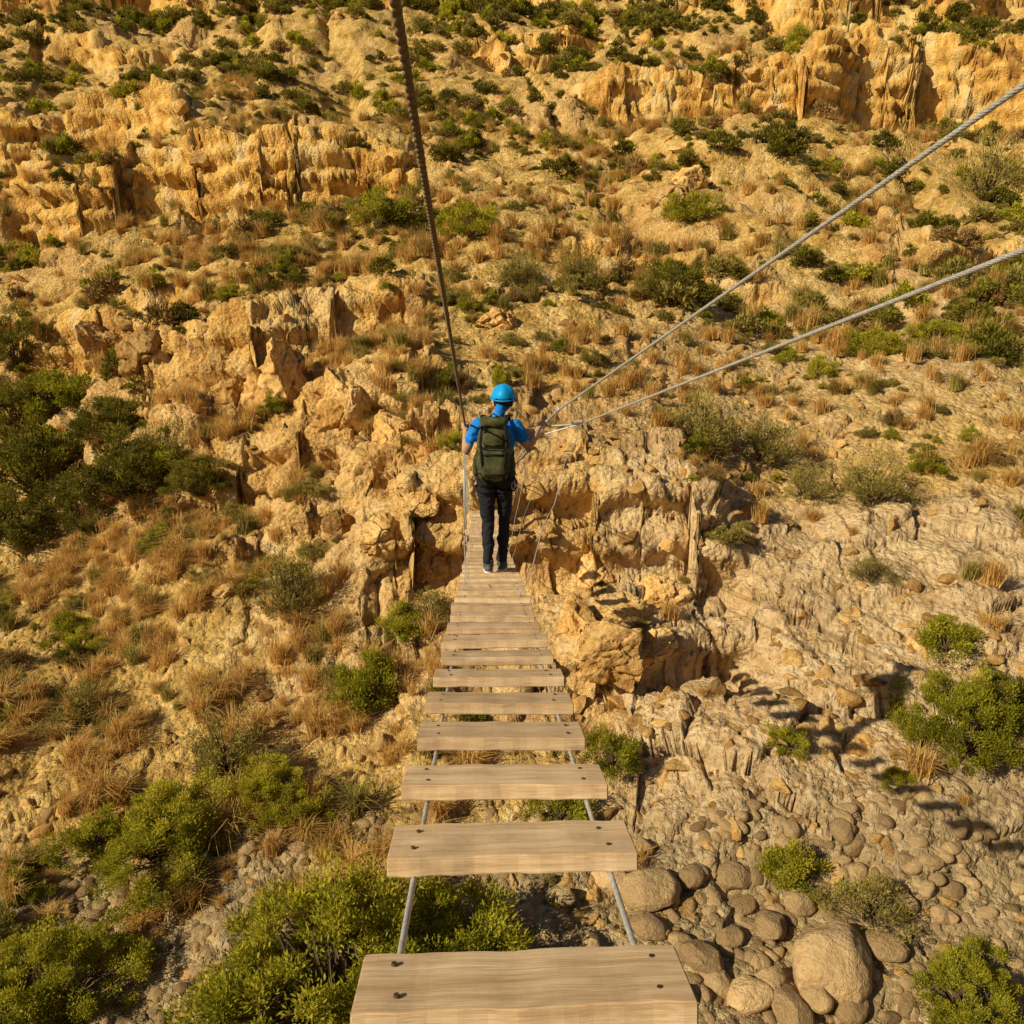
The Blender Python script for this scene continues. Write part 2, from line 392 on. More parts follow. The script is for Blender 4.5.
def scatter(name,C,pts,rots,scl,ids):
    me=bpy.data.meshes.new(name); n=len(pts); me.vertices.add(n); me.vertices.foreach_set("co",np.asarray(pts,np.float32).ravel())
    at=me.attributes.new("rot",'FLOAT_VECTOR','POINT'); at.data.foreach_set("vector",np.asarray(rots,np.float32).ravel())
    at=me.attributes.new("scl",'FLOAT_VECTOR','POINT'); at.data.foreach_set("vector",np.asarray(scl,np.float32).ravel())
    at=me.attributes.new("pid",'INT','POINT'); at.data.foreach_set("value",np.asarray(ids,np.int32))
    o=bpy.data.objects.new(name,me); col.objects.link(o)
    ng=bpy.data.node_groups.new(name,'GeometryNodeTree')
    ng.interface.new_socket("Geometry",in_out='INPUT',socket_type='NodeSocketGeometry'); ng.interface.new_socket("Geometry",in_out='OUTPUT',socket_type='NodeSocketGeometry')
    N_=ng.nodes; gi=N_.new('NodeGroupInput'); go=N_.new('NodeGroupOutput'); ip=N_.new('GeometryNodeInstanceOnPoints')
    ci=N_.new('GeometryNodeCollectionInfo'); ci.inputs[0].default_value=C; ci.inputs[1].default_value=True; ci.inputs[2].default_value=True
    def na(nm,t):
        x=N_.new('GeometryNodeInputNamedAttribute'); x.data_type=t; x.inputs[0].default_value=nm; return x.outputs[0]
    e=N_.new('FunctionNodeEulerToRotation')
    L=ng.links; L.new(gi.outputs[0],ip.inputs["Points"]); L.new(ci.outputs[0],ip.inputs["Instance"]); ip.inputs["Pick Instance"].default_value=True
    L.new(na("pid",'INT'),ip.inputs["Instance Index"]); L.new(na("rot",'FLOAT_VECTOR'),e.inputs[0]); L.new(e.outputs[0],ip.inputs["Rotation"]); L.new(na("scl",'FLOAT_VECTOR'),ip.inputs["Scale"])
    L.new(ip.outputs[0],go.inputs[0])
    md=o.modifiers.new("scatter",'NODES'); md.node_group=ng; return o
def sample(n,rmin,rmax,dens,half=41):
    u=RS.uniform(0,1,n); r=np.sqrt(rmin**2+u*(rmax**2-rmin**2)); t=np.radians(RS.uniform(-half,half,n))
    x=r*np.sin(t);y=r*np.cos(t); d=dens(x,y); k=RS.uniform(0,1,n)<d
    return x[k],y[k]
def f2(x,y,k,s,o=3): return fbm((x/k).astype(np.float32),(y/k).astype(np.float32),o=o,s=s)
def run(name,C,groups):
    pts=[];rots=[];scl=[];ids=[]
    for (xs,ys,sizef,idf,sink,upr) in groups:
        for x,y in zip(xs,ys):
            h=down(x,y)
            if not h: continue
            loc,nor,i=h
            s=sizef(x,y)
            if upr and nor.z<.5 : continue
            pts.append((loc.x,loc.y,loc.z-sink*s))
            if upr: rots.append((random.uniform(-.15,.15),random.uniform(-.15,.15),random.uniform(0,6.28))); scl.append((s*random.uniform(.85,1.15),s*random.uniform(.85,1.15),s*random.uniform(.8,1.2)))
            else: rots.append((random.uniform(-.5,.5),random.uniform(-.5,.5),random.uniform(0,6.28))); scl.append((s,s*random.uniform(.7,1.1),s*random.uniform(.6,1.1)))
            ids.append(idf(x,y))
    print(name,len(pts),round(time.time()-T0,1)); return scatter(name,C,pts,rots,scl,ids)
pw=lambda lo,hi,k=2.5:(lambda x,y: lo+(hi-lo)*random.random()**k)
A=sample(8000,4,11,lambda x,y:np.clip(.7+f2(x,y,1.5,301),.0,1)*(y<10.2))
run("river_pebbles",C_peb,[(A[0],A[1],pw(.04,.38,3.4),lambda x,y:random.randrange(6),.15,False)])
A=sample(14000,8.0,26,lambda x,y:np.clip(.5+f2(x,y,2.2,305)*1.2,.06,1))
B=sample(11000,26,90,lambda x,y:np.clip(.25+f2(x,y,6,307)*1.3,.03,1))
run("loose_rocks",C_rock,[(A[0],A[1],pw(.04,.5,4.5),lambda x,y:random.randrange(7),.2,False),(B[0],B[1],pw(.15,1.3,3.8),lambda x,y:random.randrange(7),.25,False)])
def dn(x,y):
    t=x/np.maximum(y,5)
    d=np.clip(.22+f2(x,y,2.2,311)*.9,0,1); d*=np.where((t<-.12)&(y<17),1.,np.where((t>.1)&(y<14),.18,.7)); d*=np.where((t>-.2)&(t<.2)&(y<17)&(y>11.5),.4,1); return d*(y>8.3)
A=sample(1800,8,26,dn)
def idn(x,y):
    r=random.random()
    if x/y<-.12 and y<17: return 0 if r<.28 else 1 if r<.36 else 2 if r<.8 else 3
    return 0 if r<.34 else 1 if r<.48 else 2 if r<.87 else 3
run("scrub_bushes",C_shrubn,[(A[0],A[1],pw(.2,.9,2),idn,.03,True)])
A=sample(12000,24,110,lambda x,y:np.clip(.37+f2(x,y,7,315)*.9+f2(x,y,2.5,316)*.4,.05,1))
def idf(x,y):
    r=random.random(); return 0 if r<.25 else 1 if r<.43 else 2 if r<.80 else 3 if r<.92 else 4
run("distant_scrub",C_shrubf,[(A[0],A[1],lambda x,y:(.35+1.15*random.random()**2.5)*(1+max(0,y-45)/60),idf,.03,True)])
A=sample(5200,8,24,lambda x,y:np.where((x/y<-.1),np.clip(.65+f2(x,y,1.8,321)*1.1,0,1),np.where(y<15,.05,.2)*np.clip(.5+f2(x,y,2.,322),0,1))*(y>8.6))
B=sample(5200,24,60,lambda x,y:np.clip(.2+f2(x,y,6,325)*1.2,0,.8))
run("dry_grass_tufts",C_grass,[(A[0],A[1],lambda x,y:random.uniform(.18,.65),lambda x,y:random.choice((0,1,0,1,1,2)),.0,True),(B[0],B[1],lambda x,y:random.uniform(.4,.9),lambda x,y:random.choice((0,1,0,1,2)),.0,True)])
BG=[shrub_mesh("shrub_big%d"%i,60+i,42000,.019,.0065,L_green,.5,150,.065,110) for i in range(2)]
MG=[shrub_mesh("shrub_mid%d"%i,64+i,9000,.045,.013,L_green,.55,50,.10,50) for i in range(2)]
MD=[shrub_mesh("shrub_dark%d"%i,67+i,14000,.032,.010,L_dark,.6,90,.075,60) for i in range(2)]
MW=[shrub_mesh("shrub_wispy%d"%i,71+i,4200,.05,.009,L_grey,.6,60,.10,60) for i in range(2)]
def put(name,mes,lst):
    for i,(x,y,w,k) in enumerate(lst):
        loc,nor,d=hit(x,y); o=bpy.data.objects.new(name,mes[i%len(mes)]); col.objects.link(o)
        s=w*d/F; o.location=loc-Vector((0,0,.05*s)); o.scale=(s,s,s*k); o.rotation_euler=(0,0,random.uniform(0,6.28))
put("green_shrub",BG,[(345,1010,340,1.0),(180,850,175,1.),(50,1000,180,1),(965,750,140,1.4),(970,1010,140,1.),(275,810,110,1.2),(465,1000,220,.9)])
put("green_shrub",MG,[(375,700,85,1.3),(612,765,64,1.2),(795,880,85,1),(785,748,50,1),(945,650,75,1),(560,820,80,1),(895,785,40,1),(690,220,60,1),(380,222,70,1),(470,235,70,1),(800,45,40,1),(935,345,55,1),(820,375,40,1.),(455,450,34,1.2),(500,385,26,1.5),(870,355,60,1),(400,630,60,1),(95,850,80,1.),(70,640,60,1),(60,410,90,1.),(55,470,90,1.),(160,480,80,1.)])
put("dark_shrub",MD,[(45,490,140,1.),(130,490,130,.9),(20,430,110,1.),(20,360,80,1.2),(200,490,70,1),(20,540,100,1),(675,300,85,1),(280,290,60,1),(1005,720,90,1.2),(85,520,100,.9),(110,440,90,1)])
put("wispy_shrub",MW,[(290,610,90,1.3),(870,500,90,1),(805,495,60,1),(705,450,110,1.),(765,460,80,1),(985,200,90,1.2),(870,580,50,1.),(230,770,110,1),(870,920,90,1.),(520,285,60,1.),(430,620,60,1),(580,280,60,1),(90,720,90,.8),(160,470,90,1)])
BR=[rock_mesh("boulder_a%d"%i,80+i,6,ST,24,0,.95,.32) for i in range(5)]
RR=[rock_mesh("boulder_r%d"%i,90+i,5,SB,13,1.,.8) for i in range(4)]
def putr(name,mes,lst,up=.12):
    for i,(x,y,w,k) in enumerate(lst):
        loc,nor,d=hit(x,y); o=bpy.data.objects.new(name,mes[i%len(mes)]); col.objects.link(o)
        s=w*d/F; o.location=loc+Vector((0,0,up*s)); o.scale=(s,s,s*k); o.rotation_euler=(random.uniform(-.3,.3),random.uniform(-.3,.3),random.uniform(0,6.28))
putr("rounded_boulder",RR,[(832,975,98,.9),(650,895,60,1),(770,930,46,.9),(648,930,42,.9),(745,1000,54,.9),(790,1012,50,.9),(700,962,50,.9),(735,880,38,.9),(800,905,40,.9),(885,950,44,.8),(610,885,44,1),(690,880,34,1),(770,985,36,1),(850,1010,40,1),(590,945,30,1),(720,985,34,1),(815,1000,40,1),(905,905,28,1),(560,900,32,1),(660,970,28,1),(680,1000,38,.9),(730,940,30,.9),(640,850,30,.9)])
putr("rock_outcrop",BR,[(280,390,110,1.1),(235,400,70,1.2),(610,640,85,1.0),(660,590,60,1.1),(575,625,70,1.1),(595,575,55,1.1),(497,320,60,.8),(350,400,60,1.3),(670,195,60,1),(690,185,50,1),(880,255,40,.9),(145,350,70,1.2),(105,345,60,1.2),(420,500,50,1.3),(390,440,60,1.3),(655,645,55,.9),(340,520,50,1),(140,925,50,.6),(115,640,40,.6),(230,590,45,.6),(430,560,50,1.3),(380,530,50,1.2),(630,610,60,1.)],-.08)
print("veg",time.time()-T0)
# ------------------------------------------------------------------ bridge
def empty(name,loc=(0,0,0)):
    o=bpy.data.objects.new(name,None); o.location=loc; col.objects.link(o); return o
bridge=empty("plank_suspension_bridge")
def child(o,p):
    if o.name not in col.objects: col.objects.link(o)
    o.parent=p; return o
def mat_wood():
    m=M("weathered_plank_wood"); tc=m.add("ShaderNodeTexCoord"); oi=m.add("ShaderNodeObjectInfo")
    off=m.add("ShaderNodeVectorMath",operation='ADD'); m.link(tc.outputs["Object"],off.inputs[0]); m.link(m.math('MULTIPLY',oi.outputs["Random"],40.),off.inputs[1])
    mp=m.add("ShaderNodeMapping"); mp.inputs["Scale"].default_value=(1.2,20,20); m.link(off.outputs[0],mp.inputs[0])
    g=m.noise(2.0,6,mp.outputs[0],.6,.15); mp2=m.add("ShaderNodeMapping"); mp2.inputs["Scale"].default_value=(5,190,190); m.link(off.outputs[0],mp2.inputs[0])
    g2=m.noise(1.5,4,mp2.outputs[0],.6); st=m.noise(6,6,off.outputs[0],.65)
    c=m.ramp(g,[(.3,(.58,.37,.19)),(.5,(.78,.55,.32)),(.7,(.90,.69,.44))])
    c=m.mix(.6,c,m.ramp(g2,[(.3,(.64,.58,.51)),(.6,(1.06,1.06,1.06))]),'MULTIPLY')
    c=m.mix(m.val(st,.50,.72,0,.65),c,(.40,.28,.17))
    c=m.mix(1.,c,m.ramp(oi.outputs["Random"],[(0,(.80,.77,.74)),(1,(1.08,1.06,1.03))]),'MULTIPLY')
    m.link(c,m.bc); m.b.inputs["Roughness"].default_value=.75
    nb=m.bump(g,.25,.006); nb=m.bump(g2,.4,.003,nb); m.link(nb,m.b.inputs["Normal"]); return m.m
WOOD=mat_wood(); STEEL=mat_plain("galvanised_cable",(.5,.48,.44),.5,.4,.25,60); BOLT=mat_plain("rusty_bolt",(.10,.06,.04),.6,.4)
ROPE=mat_plain("brown_rope",(.19,.14,.09),.85,0,.35,90); WHITE=mat_plain("white_strap",(.7,.68,.62),.7)
def path(d):
    return cw(-.03625*d+.065,.02875*d-.7975+(.011*(d-9)**2 if d>9 else 0),d)
def frame(d):
    t=(path(d+.05)-path(d-.05)).normalized(); x=Vector((1,0,0)); x=(x-t*x.dot(t)).normalized(); n=x.cross(t); return x,t,n
def plank(d,i):
    bm=bmesh.new(); bmesh.ops.create_cube(bm,size=1)
    Wd=.55*random.uniform(.97,1.02); Dp=.168*random.uniform(.94,1.06); Th=.042
    for v in bm.verts: v.co=Vector((v.co.x*Wd,v.co.y*Dp,v.co.z*Th))
    bmesh.ops.subdivide_edges(bm,edges=[e for e in bm.edges if abs((e.verts[0].co-e.verts[1].co).x)>.1],cuts=22)
    bmesh.ops.bevel(bm,geom=[e for e in bm.edges if len(e.link_faces)==2 and e.calc_face_angle()>1.],offset=.003,segments=2,affect='EDGES')
    for v in bm.verts:
        v.co.z+=.002*math.sin(v.co.x*6+i)+(.001*math.sin(v.co.x*41+i*3)); v.co.y+=.0018*math.sin(v.co.x*23+i*5+v.co.y*9)+.001*math.sin(v.co.x*71+i)
    for f in bm.faces: f.material_index=0
    for sx in (-1,1):
        for sy in (-.042,.042):
            r=bmesh.ops.create_cone(bm,cap_ends=True,segments=10,radius1=.0055,radius2=.0045,depth=.004,matrix=Matrix.Translation((sx*.212+random.uniform(-.01,.01),sy,Th/2+.002)))
            for v in r['verts']:
                for f in v.link_faces: f.material_index=1
    me=bpy.data.meshes.new("plank"); bm.to_mesh(me); bm.free(); me.materials.append(WOOD); me.materials.append(BOLT)
    o=bpy.data.objects.new("plank",me); child(o,bridge)
    x,t,n=frame(d+Dp/2); c=path(d+Dp/2)-n*Th/2+x*random.uniform(-.006,.006)
    R_=Matrix((x,t,n)).transposed()@Euler((random.uniform(-.02,.02),random.uniform(-.008,.008),random.uniform(-.010,.010))).to_matrix()
    o.matrix_world=Matrix.Translation(c)@R_.to_4x4()
ds=[1.23,1.74]
while ds[-1]<14.6: ds.append(ds[-1]+.412)
ds=[-1.2,-.8,-.4,0.,.4,.8]+ds
for i,d in enumerate(ds): plank(d,i)
def strand(name,pts,r,mat,parent,n=3,pitch=8):
    cu=bpy.data.curves.new(name,'CURVE'); cu.dimensions='3D'; cu.bevel_depth=r*(.56 if n==3 else .42); cu.bevel_resolution=2
    P_=[Vector(p) for p in pts]; S=[0]
    for a,b in zip(P_,P_[1:]): S.append(S[-1]+(b-a).length)
    tot=S[-1]; step=r*1.6; K=max(2,int(tot/step))
    for k in range(n):
        sp_=cu.splines.new('POLY'); co=[]
        j=0
        for i in range(K+1):
            s=tot*i/K
            while j<len(S)-2 and s>S[j+1]: j+=1
            u=(s-S[j])/(S[j+1]-S[j]); p=P_[j].lerp(P_[j+1],u); t=(P_[j+1]-P_[j]).normalized()
            a=t.cross(Vector((0,.3,1))).normalized(); b=t.cross(a); w=2*math.pi*(s/(pitch*r)+k/n)
            q_=p+(a*math.cos(w)+b*math.sin(w))*r*.5; co+= [q_.x,q_.y,q_.z,1]
        sp_.points.add(K); sp_.points.foreach_set("co",co)
    cu.materials.append(mat); o=bpy.data.objects.new(name,cu); return child(o,parent)
def wire(name,pts,r,mat,parent):
    cu=bpy.data.curves.new(name,'CURVE'); cu.dimensions='3D'; cu.bevel_depth=r; cu.bevel_resolution=2
    s=cu.splines.new('POLY'); s.points.add(len(pts)-1)
    for p,q_ in zip(s.points,pts): p.co=(*q_,1)
    cu.materials.append(mat); o=bpy.data.objects.new(name,cu); return child(o,parent)
def foot(d,side,off=.215,dn_=.048):
    x,t,n=frame(d); return path(d)+x*side*off-n*dn_
for sd in (-1,1):
    wire("foot_cable",[foot(-2.+i*.4,sd) for i in range(43)],.0065,STEEL,bridge)
D0=7.69; HP=path(D0)+Vector((.06,0,0))
handR=HP+Vector((.47,.20,1.415)); handL=HP+Vector((-.295,.30,1.37))
def ext(a,b,k): return a+(a-b)*k
eL=path(14.9)+Vector((-.40,0,.75)); eR=path(14.9)+Vector((.38,0,.75))
n0=sv(395,0,1.3); strand("hand_rope",[ext(n0,handL,.5),n0,handL,eL],.010,ROPE,bridge)
kA=sv(557,411,7.2); n1=sv(1024,85,2.0); strand("hand_cable",[ext(n1,kA,.5),n1,kA,handR,eR],.010,STEEL,bridge,6,11)
kB=sv(580,424,7.3); n2_=sv(1024,250,2.1); strand("hand_cable",[ext(n2_,kB,.5),n2_,kB,handR+Vector((-.0,.03,-.04)),eR+Vector((0,0,-.1))],.0095,STEEL,bridge,6,11)
def hanger(a,b,r=.0028,w=.010):
    pts=[a.lerp(b,i/8)+Vector((math.sin(i*2.1)*w,0,0)) for i in range(9)]; wire("hanger_line",pts,r,STEEL,bridge)
hanger(kB,foot(6.1,1),.004,.02); hanger(handL,foot(6.4,-1)); hanger(handL,foot(7.6,-1)); hanger(kA,foot(8.6,1),.0025)
for d in (9.4,10.8,12.2,13.4):
    u=(d-7.7)/7.2; hanger(handL.lerp(eL,u),foot(d,-1),.0025,.004); hanger(handR.lerp(eR,u),foot(d,1),.0025,.004)
def tubes(bm,pts,rad,seg=12,ref=Vector((1,0,0))):
    rings=[]; pts=[Vector(p) for p in pts]
    for i,p in enumerate(pts):
        t=(pts[min(i+1,len(pts)-1)]-pts[max(i-1,0)]).normalized()
        rf=ref if abs(t.dot(ref))<.95 else Vector((0,1,0))
        s=(rf-t*rf.dot(t)).normalized(); b=t.cross(s); r=rad[i]; ra,rb=(r if isinstance(r,tuple) else (r,r))
        rings.append([bm.verts.new(p+s*ra*math.cos(2*math.pi*k/seg)+b*rb*math.sin(2*math.pi*k/seg)) for k in range(seg)])
    for A_,B_ in zip(rings,rings[1:]):
        for k in range(seg): bm.faces.new((A_[k],A_[(k+1)%seg],B_[(k+1)%seg],B_[k]))
    bm.faces.new(rings[0][::-1]); bm.faces.new(rings[-1])
def ball(bm,c,r,sub=3,rot=None):
    m=Matrix.Translation(c)
    bmesh.ops.create_icosphere(bm,subdivisions=sub,radius=1,matrix=m@Matrix.Diagonal((*r,1)))
def obj(name,bm,mats,parent,smooth=True):
    for f in bm.faces: f.smooth=smooth
    bmesh.ops.recalc_face_normals(bm,faces=bm.faces)
    me=bpy.data.meshes.new(name); bm.to_mesh(me); bm.free()
    for m in mats: me.materials.append(m)
    o=bpy.data.objects.new(name,me); return child(o,parent)
bm=bmesh.new()
for c,dv in ((kA,(kA-n1).normalized()),(kB,(kB-n2_).normalized()),(handL,(handL-n0).normalized())):
    tubes(bm,[c-dv*.09,c-dv*.06,c+dv*.03,c+dv*.05],[.012,.017,.017,.012],10)
    tubes(bm,[c-dv*.05-Vector((0,0,.02)),c-dv*.05+Vector((0,0,.035))],[.009,.009],8)
obj("cable_clamps",bm,[STEEL],bridge)
bm=bmesh.new()
for e in (eL,eR): tubes(bm,[e-Vector((0,0,1.1)),e+Vector((0,0,.02)),e+Vector((0,0,.05))],[.03,.03,.015],12)
obj("anchor_posts",bm,[STEEL],bridge)
# ------------------------------------------------------------------ hiker
hiker=empty("hiker",HP)
SKIN=mat_plain("skin",(.50,.28,.17),.6,0,.1); SHIRT=mat_plain("blue_tshirt",(.02,.22,.66),.85,0,.18,9,.5); TROU=mat_plain("black_trousers",(.02,.02,.024),.85,0,.3,8,.5)
HAIR=mat_plain("dark_hair",(.03,.02,.012)); HEL=mat_plain("blue_helmet_shell",(.01,.33,.72),.35,0,.08,6,.0); PACK=mat_plain("olive_backpack_fabric",(.085,.080,.032),.85,0,.6,14,.5)
BLK=mat_plain("black_webbing",(.015,.015,.015),.8); SOLE=mat_plain("pale_shoe_sole",(.62,.60,.55),.7); SHOE=mat_plain("grey_shoe",(.10,.10,.10),.8)
V3=Vector
bm=bmesh.new(); bones=[]
sh=lambda s:V3((s*.185+.01,0.0,1.425))
tubes(bm,[(0,-.0,.86),(0,0,.93),(0,0,1.02),(0,.005,1.1),(0.005,.01,1.22),(0.01,.01,1.33),(.01,.01,1.41),(.02,.015,1.47)],[(.13,.09),(.165,.11),(.16,.105),(.15,.10),(.165,.11),(.185,.12),(.175,.10),(.09,.06)],20)
bones+=[(V3((0,0,.9)),V3((0,0,1.0)),'t',.16),(V3((0,0,1.06)),V3((0,0,1.46)),'s',.17)]
tubes(bm,[(.02,.01,1.42),(.045,.03,1.55),(.07,.045,1.62)],[.062,.052,.055],14); bones.append((V3((.03,.02,1.50)),V3((.06,.04,1.58)),'k',.05))
HC=V3((.075,.055,1.64)); ball(bm,HC,(.077,.095,.115)); ball(bm,HC+V3((0,.05,-.055)),(.05,.05,.05)); ball(bm,HC+V3((0,.10,-.01)),(.013,.02,.022),2)
for s in(-1,1): ball(bm,HC+V3((s*.078,-.0,-.01)),(.012,.022,.032),2)
bones.append((HC,HC+V3((0,0,.01)),'h',.1))
legs={-1:[V3((-.085,0,.92)),V3((-.08,.035,.50)),V3((-.07,-.03,.10))],1:[V3((.085,0,.92)),V3((.08,.13,.50)),V3((.055,.17,.065))]}
for s,(h_,k_,a_) in legs.items():
    tubes(bm,[h_+V3((0,0,.03)),h_.lerp(k_,.3),h_.lerp(k_,.75),k_,k_.lerp(a_,.3),k_.lerp(a_,.7),a_],[(.088,.10),(.088,.10),(.068,.075),(.060,.066),(.062,.072),(.052,.06),(.052,.062)],16)
    ball(bm,h_+V3((0,-.035,-.0)),(.092,.095,.10)); bones.append((h_,a_,'t',.08))
def arm(s,el,wr,hd):
    S=sh(s); ball(bm,S+V3((-s*.01,0,-.005)),(.065,.062,.062))
    tubes(bm,[S,S.lerp(el,.4),S.lerp(el,.58)],[.062,.060,.060],14)
    tubes(bm,[S.lerp(el,.5),S.lerp(el,.8),el,el.lerp(wr,.3),el.lerp(wr,.75),wr],[.046,.043,.040,.042,.031,.026],14)
    bones.append((S,S.lerp(el,.55),'s',.06)); bones.append((S.lerp(el,.66),el,'k',.045)); bones.append((el,wr,'k',.04))
    d=(hd-wr).normalized(); pc=wr+d*.045
    side=d.cross(V3((0,0,1))).normalized(); nrm=side.cross(d).normalized()
    R_=Matrix((side,d,nrm)).transposed()
    bmesh.ops.create_icosphere(bm,subdivisions=3,radius=1,matrix=Matrix.Translation(pc)@R_.to_4x4()@Matrix.Diagonal((.042,.05,.018,1)))
    for i,(o_,ln) in enumerate(((-.032,.062),(-.011,.072),(.011,.068),(.031,.054))):
        p0=pc+side*o_+d*.035; p1=p0+d*ln*.42+nrm*.004; p2=p1+d*ln*.22-nrm*ln*.35; p3=p2-d*ln*.22-nrm*ln*.26
        tubes(bm,[p0,p1,p2,p3],[.0095,.009,.008,.0065],8)
    p0=pc+side*(-s*.035)-d*.015; p1=p0+side*(-s*.022)+d*.028-nrm*.012; p2=p1+d*.02-nrm*.028
    tubes(bm,[p0,p1,p2],[.012,.0105,.008],8)
    bones.append((wr,hd,'k',.05))
lR=handR-HP; lL=handL-HP
arm(1,V3((.30,-.02,1.20)),lR+V3((-.055,-.055,-.03)),lR+V3((.0,0,.02)))
arm(-1,V3((-.27,.02,1.17)),lL+V3((.01,-.08,-.03)),lL+V3((0,0,.02)))
me=bpy.data.meshes.new("tmp"); bmesh.ops.recalc_face_normals(bm,faces=bm.faces); bm.to_mesh(me); bm.free()
to=bpy.data.objects.new("tmp",me); col.objects.link(to)
md=to.modifiers.new("r",'REMESH'); md.mode='VOXEL'; md.voxel_size=.0058; md.use_smooth_shade=True
sm=to.modifiers.new("s",'SMOOTH'); sm.factor=.5; sm.iterations=4
bpy.context.view_layer.update(); dg=bpy.context.evaluated_depsgraph_get()
bme=bpy.data.meshes.new_from_object(to.evaluated_get(dg)); bpy.data.objects.remove(to)
bme.materials.clear()
for m in (SHIRT,TROU,SKIN,HAIR): bme.materials.append(m)
n=len(bme.vertices); VV=np.empty(n*3,np.float32); bme.vertices.foreach_get("co",VV); VV=VV.reshape(-1,3)
lab=np.zeros(n,int); best=np.full(n,9.)
for a_,b_,l_,r_ in bones:
    a0=np.array(a_);ab=np.array(b_)-a0; t=np.clip(((VV-a0)@ab)/(ab@ab),0,1); dd=np.linalg.norm(VV-(a0+t[:,None]*ab),axis=1)-r_
    m_=dd<best; best=np.where(m_,dd,best); lab=np.where(m_,'stkh'.index(l_),lab)
hair=(lab==3)&((VV[:,1]<HC.y+.02)|(VV[:,2]>HC.z+.06))&(VV[:,2]>HC.z-.07); lab=np.where(lab==3,2,lab); lab=np.where(hair,3,lab)
lab=np.where((lab<=1)&(np.abs(VV[:,0])<.2)&(VV[:,2]>.86)&(VV[:,2]<1.2),np.where(VV[:,2]<.985,1,0),lab)
nn=np.empty(n*3,np.float32); bme.vertices.foreach_get("normal",nn); nn=nn.reshape(-1,3)
fd=fbm(VV[:,0]*9,VV[:,1]*9,VV[:,2]*14,o=3,s=400)*.012*(lab<2); VV=VV+nn*fd[:,None]; bme.vertices.foreach_set("co",VV.astype(np.float32).ravel())
fv=np.empty(len(bme.loops),np.int32); bme.loops.foreach_get("vertex_index",fv); ls=np.empty(len(bme.polygons),np.int32); bme.polygons.foreach_get("loop_start",ls)
bme.polygons.foreach_set("material_index",lab[fv[ls]].astype(np.int32)); bme.update()
child(bpy.data.objects.new("body",bme),hiker)
bm=bmesh.new()
for s in(-1,1): ball(bm,HC+V3((s*.032,.083,.0)),(.012,.01,.008),2)
ball(bm,HC+V3((0,.098,-.055)),(.022,.006,.005),2); obj("eyes_and_mouth",bm,[HAIR],hiker)
bm=bmesh.new(); bs=bmesh.new()
for s,(h_,k_,a_) in legs.items():
    z0=-.215*a_.y
    for (b_,zz,hh,gr) in ((bs,z0+.018,.018,1.06),(bm,z0+.05,.04,1.)):
        ball(b_,V3((a_.x,a_.y-.02,zz)),(.042*gr,.06*gr,hh)); ball(b_,V3((a_.x+s*.008,a_.y+.10,zz-.02)),(.047*gr,.095*gr,hh*.85))
    tubes(bm,[(a_.x,a_.y-.01,z0+.06),(a_.x,a_.y,z0+.13)],[.05,.048],12)
obj("shoe_uppers",bm,[SHOE],hiker); obj("shoe_soles",bs,[SOLE],hiker)
bm=bmesh.new(); c=HC+V3((0,-.005,.03))
bmesh.ops.create_uvsphere(bm,u_segments=40,v_segments=24,radius=1,matrix=Matrix.Translation(c)@Matrix.Diagonal((.112,.135,.118,1)))
bmesh.ops.delete(bm,geom=[v for v in bm.verts if v.co.z<c.z-.012+.12*(v.co.y-c.y)],context='VERTS')
for v in bm.verts:
    a_=math.atan2(v.co.x-c.x,v.co.y-c.y); h_=(v.co.z-c.z)/.118
    v.co+=(v.co-c).normalized()*.004*math.cos(a_*6)*max(0,math.sin(h_*math.pi))
hm=obj("helmet_shell",bm,[HEL],hiker); sd_=hm.modifiers.new("s",'SOLIDIFY'); sd_.thickness=.012; sd_.offset=-1
bm=bmesh.new()
ring=[c+V3((.115*math.sin(t_),.139*math.cos(t_),-.010+.12*.139*math.cos(t_))) for t_ in np.linspace(0,2*math.pi,41)]
tubes(bm,ring,[.007]*41,8,V3((0,0,1)))
obj("helmet_rim",bm,[HEL],hiker); bm=bmesh.new()
for s in(-1,1): tubes(bm,[c+V3((s*.1,.02,-.02)),HC+V3((s*.07,.05,-.06)),HC+V3((0,.075,-.115))],[.005]*3,6)
for s in(-1,1): tubes(bm,[c+V3((s*.09,-.08,-.02)),HC+V3((s*.078,.02,-.06))],[.005]*2,6)
tubes(bm,[c+V3((-.07,-.115,-.01)),c+V3((0,-.135,-.035)),c+V3((.07,-.115,-.01))],[.008,.01,.008],8)
obj("helmet_straps",bm,[BLK],hiker)
def rbox(bm,c,size,e=.35,seg=16,taper=0.):
    r=bmesh.ops.create_uvsphere(bm,u_segments=seg*2,v_segments=seg,radius=1)
    for v in r['verts']:
        q_=[math.copysign(abs(x)**e,x) for x in v.co]
        k=1-taper*max(0,q_[2])
        v.co=V3((c[0]+q_[0]*size[0]*k,c[1]+q_[1]*size[1]*k,c[2]+q_[2]*size[2]))
bm=bmesh.new()
rbox(bm,(-.01,-.205,1.21),(.155,.095,.27),.5,20,.18); rbox(bm,(-.01,-.31,1.12),(.115,.045,.13),.5,14,.1); rbox(bm,(-.01,-.215,1.475),(.125,.095,.045),.6,14)
rbox(bm,(-.01,-.30,1.33),(.09,.03,.06),.5,12)
for s in(-1,1): rbox(bm,(-.01+s*.165,-.20,1.08),(.028,.06,.10),.6,12,.2)
for v in bm.verts: v.co+=V3((1,1,1))*0.007*math.sin(v.co.x*47+v.co.z*31)*math.cos(v.co.y*39+v.co.z*23)
obj("backpack_body",bm,[PACK],hiker)
bm=bmesh.new()
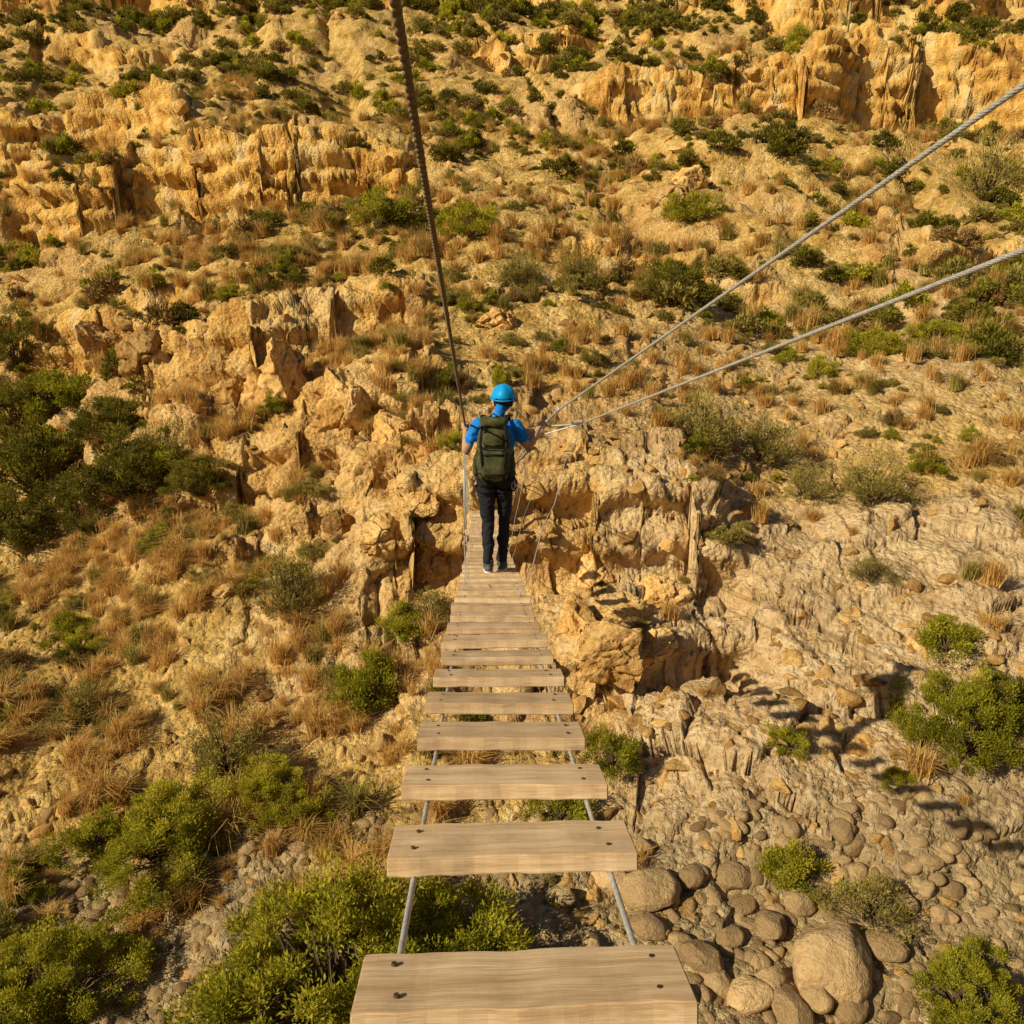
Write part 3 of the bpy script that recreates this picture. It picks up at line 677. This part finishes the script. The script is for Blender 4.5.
for s in(-1,1):
    tubes(bm,[(s*.09,-.13,1.45),(s*.11,-.03,1.51),(s*.12,.08,1.45),(s*.125,.125,1.32),(s*.15,.09,1.15),(s*.15,-.09,1.05)],[(.026,.007)]*6,10,V3((1,0,0)))
    tubes(bm,[(-.01+s*.10,-.30,1.45),(-.01+s*.115,-.33,1.30),(-.01+s*.10,-.36,1.12),(-.01+s*.09,-.30,.97)],[(.012,.005)]*4,8)
for z in(1.26,1.2,1.02): tubes(bm,[(-.16,-.24,z),(-.09,-.36,z),(.07,-.36,z),(.14,-.24,z)],[(.008,.004)]*4,8,V3((0,0,1)))
tubes(bm,[(-.05,-.24,1.52),(-.01,-.25,1.555),(.03,-.24,1.52)],[.007]*3,8)
for z,a_,b_ in((.985,.182,.122),(.965,.185,.125)): tubes(bm,[(a_*math.sin(t_),b_*math.cos(t_),z) for t_ in np.linspace(0,2*math.pi,33)],[(.018,.006)]*33,8,V3((0,0,1)))
for s,(h_,k_,a2) in legs.items():
    tubes(bm,[h_.lerp(k_,.22)+V3((.104*math.sin(t_),.115*math.cos(t_)-.0,.02*math.cos(t_))) for t_ in np.linspace(0,2*math.pi,25)],[(.015,.005)]*25,8,V3((0,0,1)))
tubes(bm,[(.17,-.06,.96),(.20,-.07,.88),(.185,-.07,.78),(.17,-.07,.88),(.175,-.06,.95)],[.009]*5,8)
obj("straps_and_harness",bm,[BLK],hiker)
bm=bmesh.new()
for (x,z) in((.19,.93),(.165,.90)): tubes(bm,[(x+.014*math.sin(t_),-.11,z-.03+.035*math.cos(t_)) for t_ in np.linspace(0,2*math.pi,17)],[.0045]*17,6,V3((0,1,0)))
obj("carabiners",bm,[STEEL],hiker)
wire("safety_lanyard",[V3((.15,.1,1.0)),V3((.3,.2,1.12)),V3((.42,.15,1.3)),kB-HP],.006,WHITE,hiker)
wire("wrist_strap",[lR+V3((-.02,-.03,.0)),lR+V3((.03,-.05,.03)),kA-HP],.012,WHITE,hiker)
# ------------------------------------------------------------------ light
ts=Vector((-.72,-.46,.53)).normalized()
sun=bpy.data.lights.new("sun",'SUN'); sun.energy=5.0; sun.angle=math.radians(.5); sun.color=(1,.91,.68)
so=bpy.data.objects.new("sun",sun); so.rotation_euler=ts.to_track_quat('Z','Y').to_euler(); so.location=ts*50; col.objects.link(so)
w=bpy.data.worlds.new("World"); scene.world=w; w.use_nodes=True
sk=w.node_tree.nodes.new("ShaderNodeTexSky"); sk.sky_type='NISHITA'; sk.sun_disc=False
sk.sun_elevation=math.asin(ts.z); sk.sun_rotation=math.atan2(ts.x,ts.y)
bgn=w.node_tree.nodes["Background"]; w.node_tree.links.new(sk.outputs[0],bgn.inputs[0]); bgn.inputs[1].default_value=.05
scene.view_settings.view_transform='Standard'; scene.view_settings.look='None'; scene.view_settings.exposure=0
print("done",time.time()-T0)
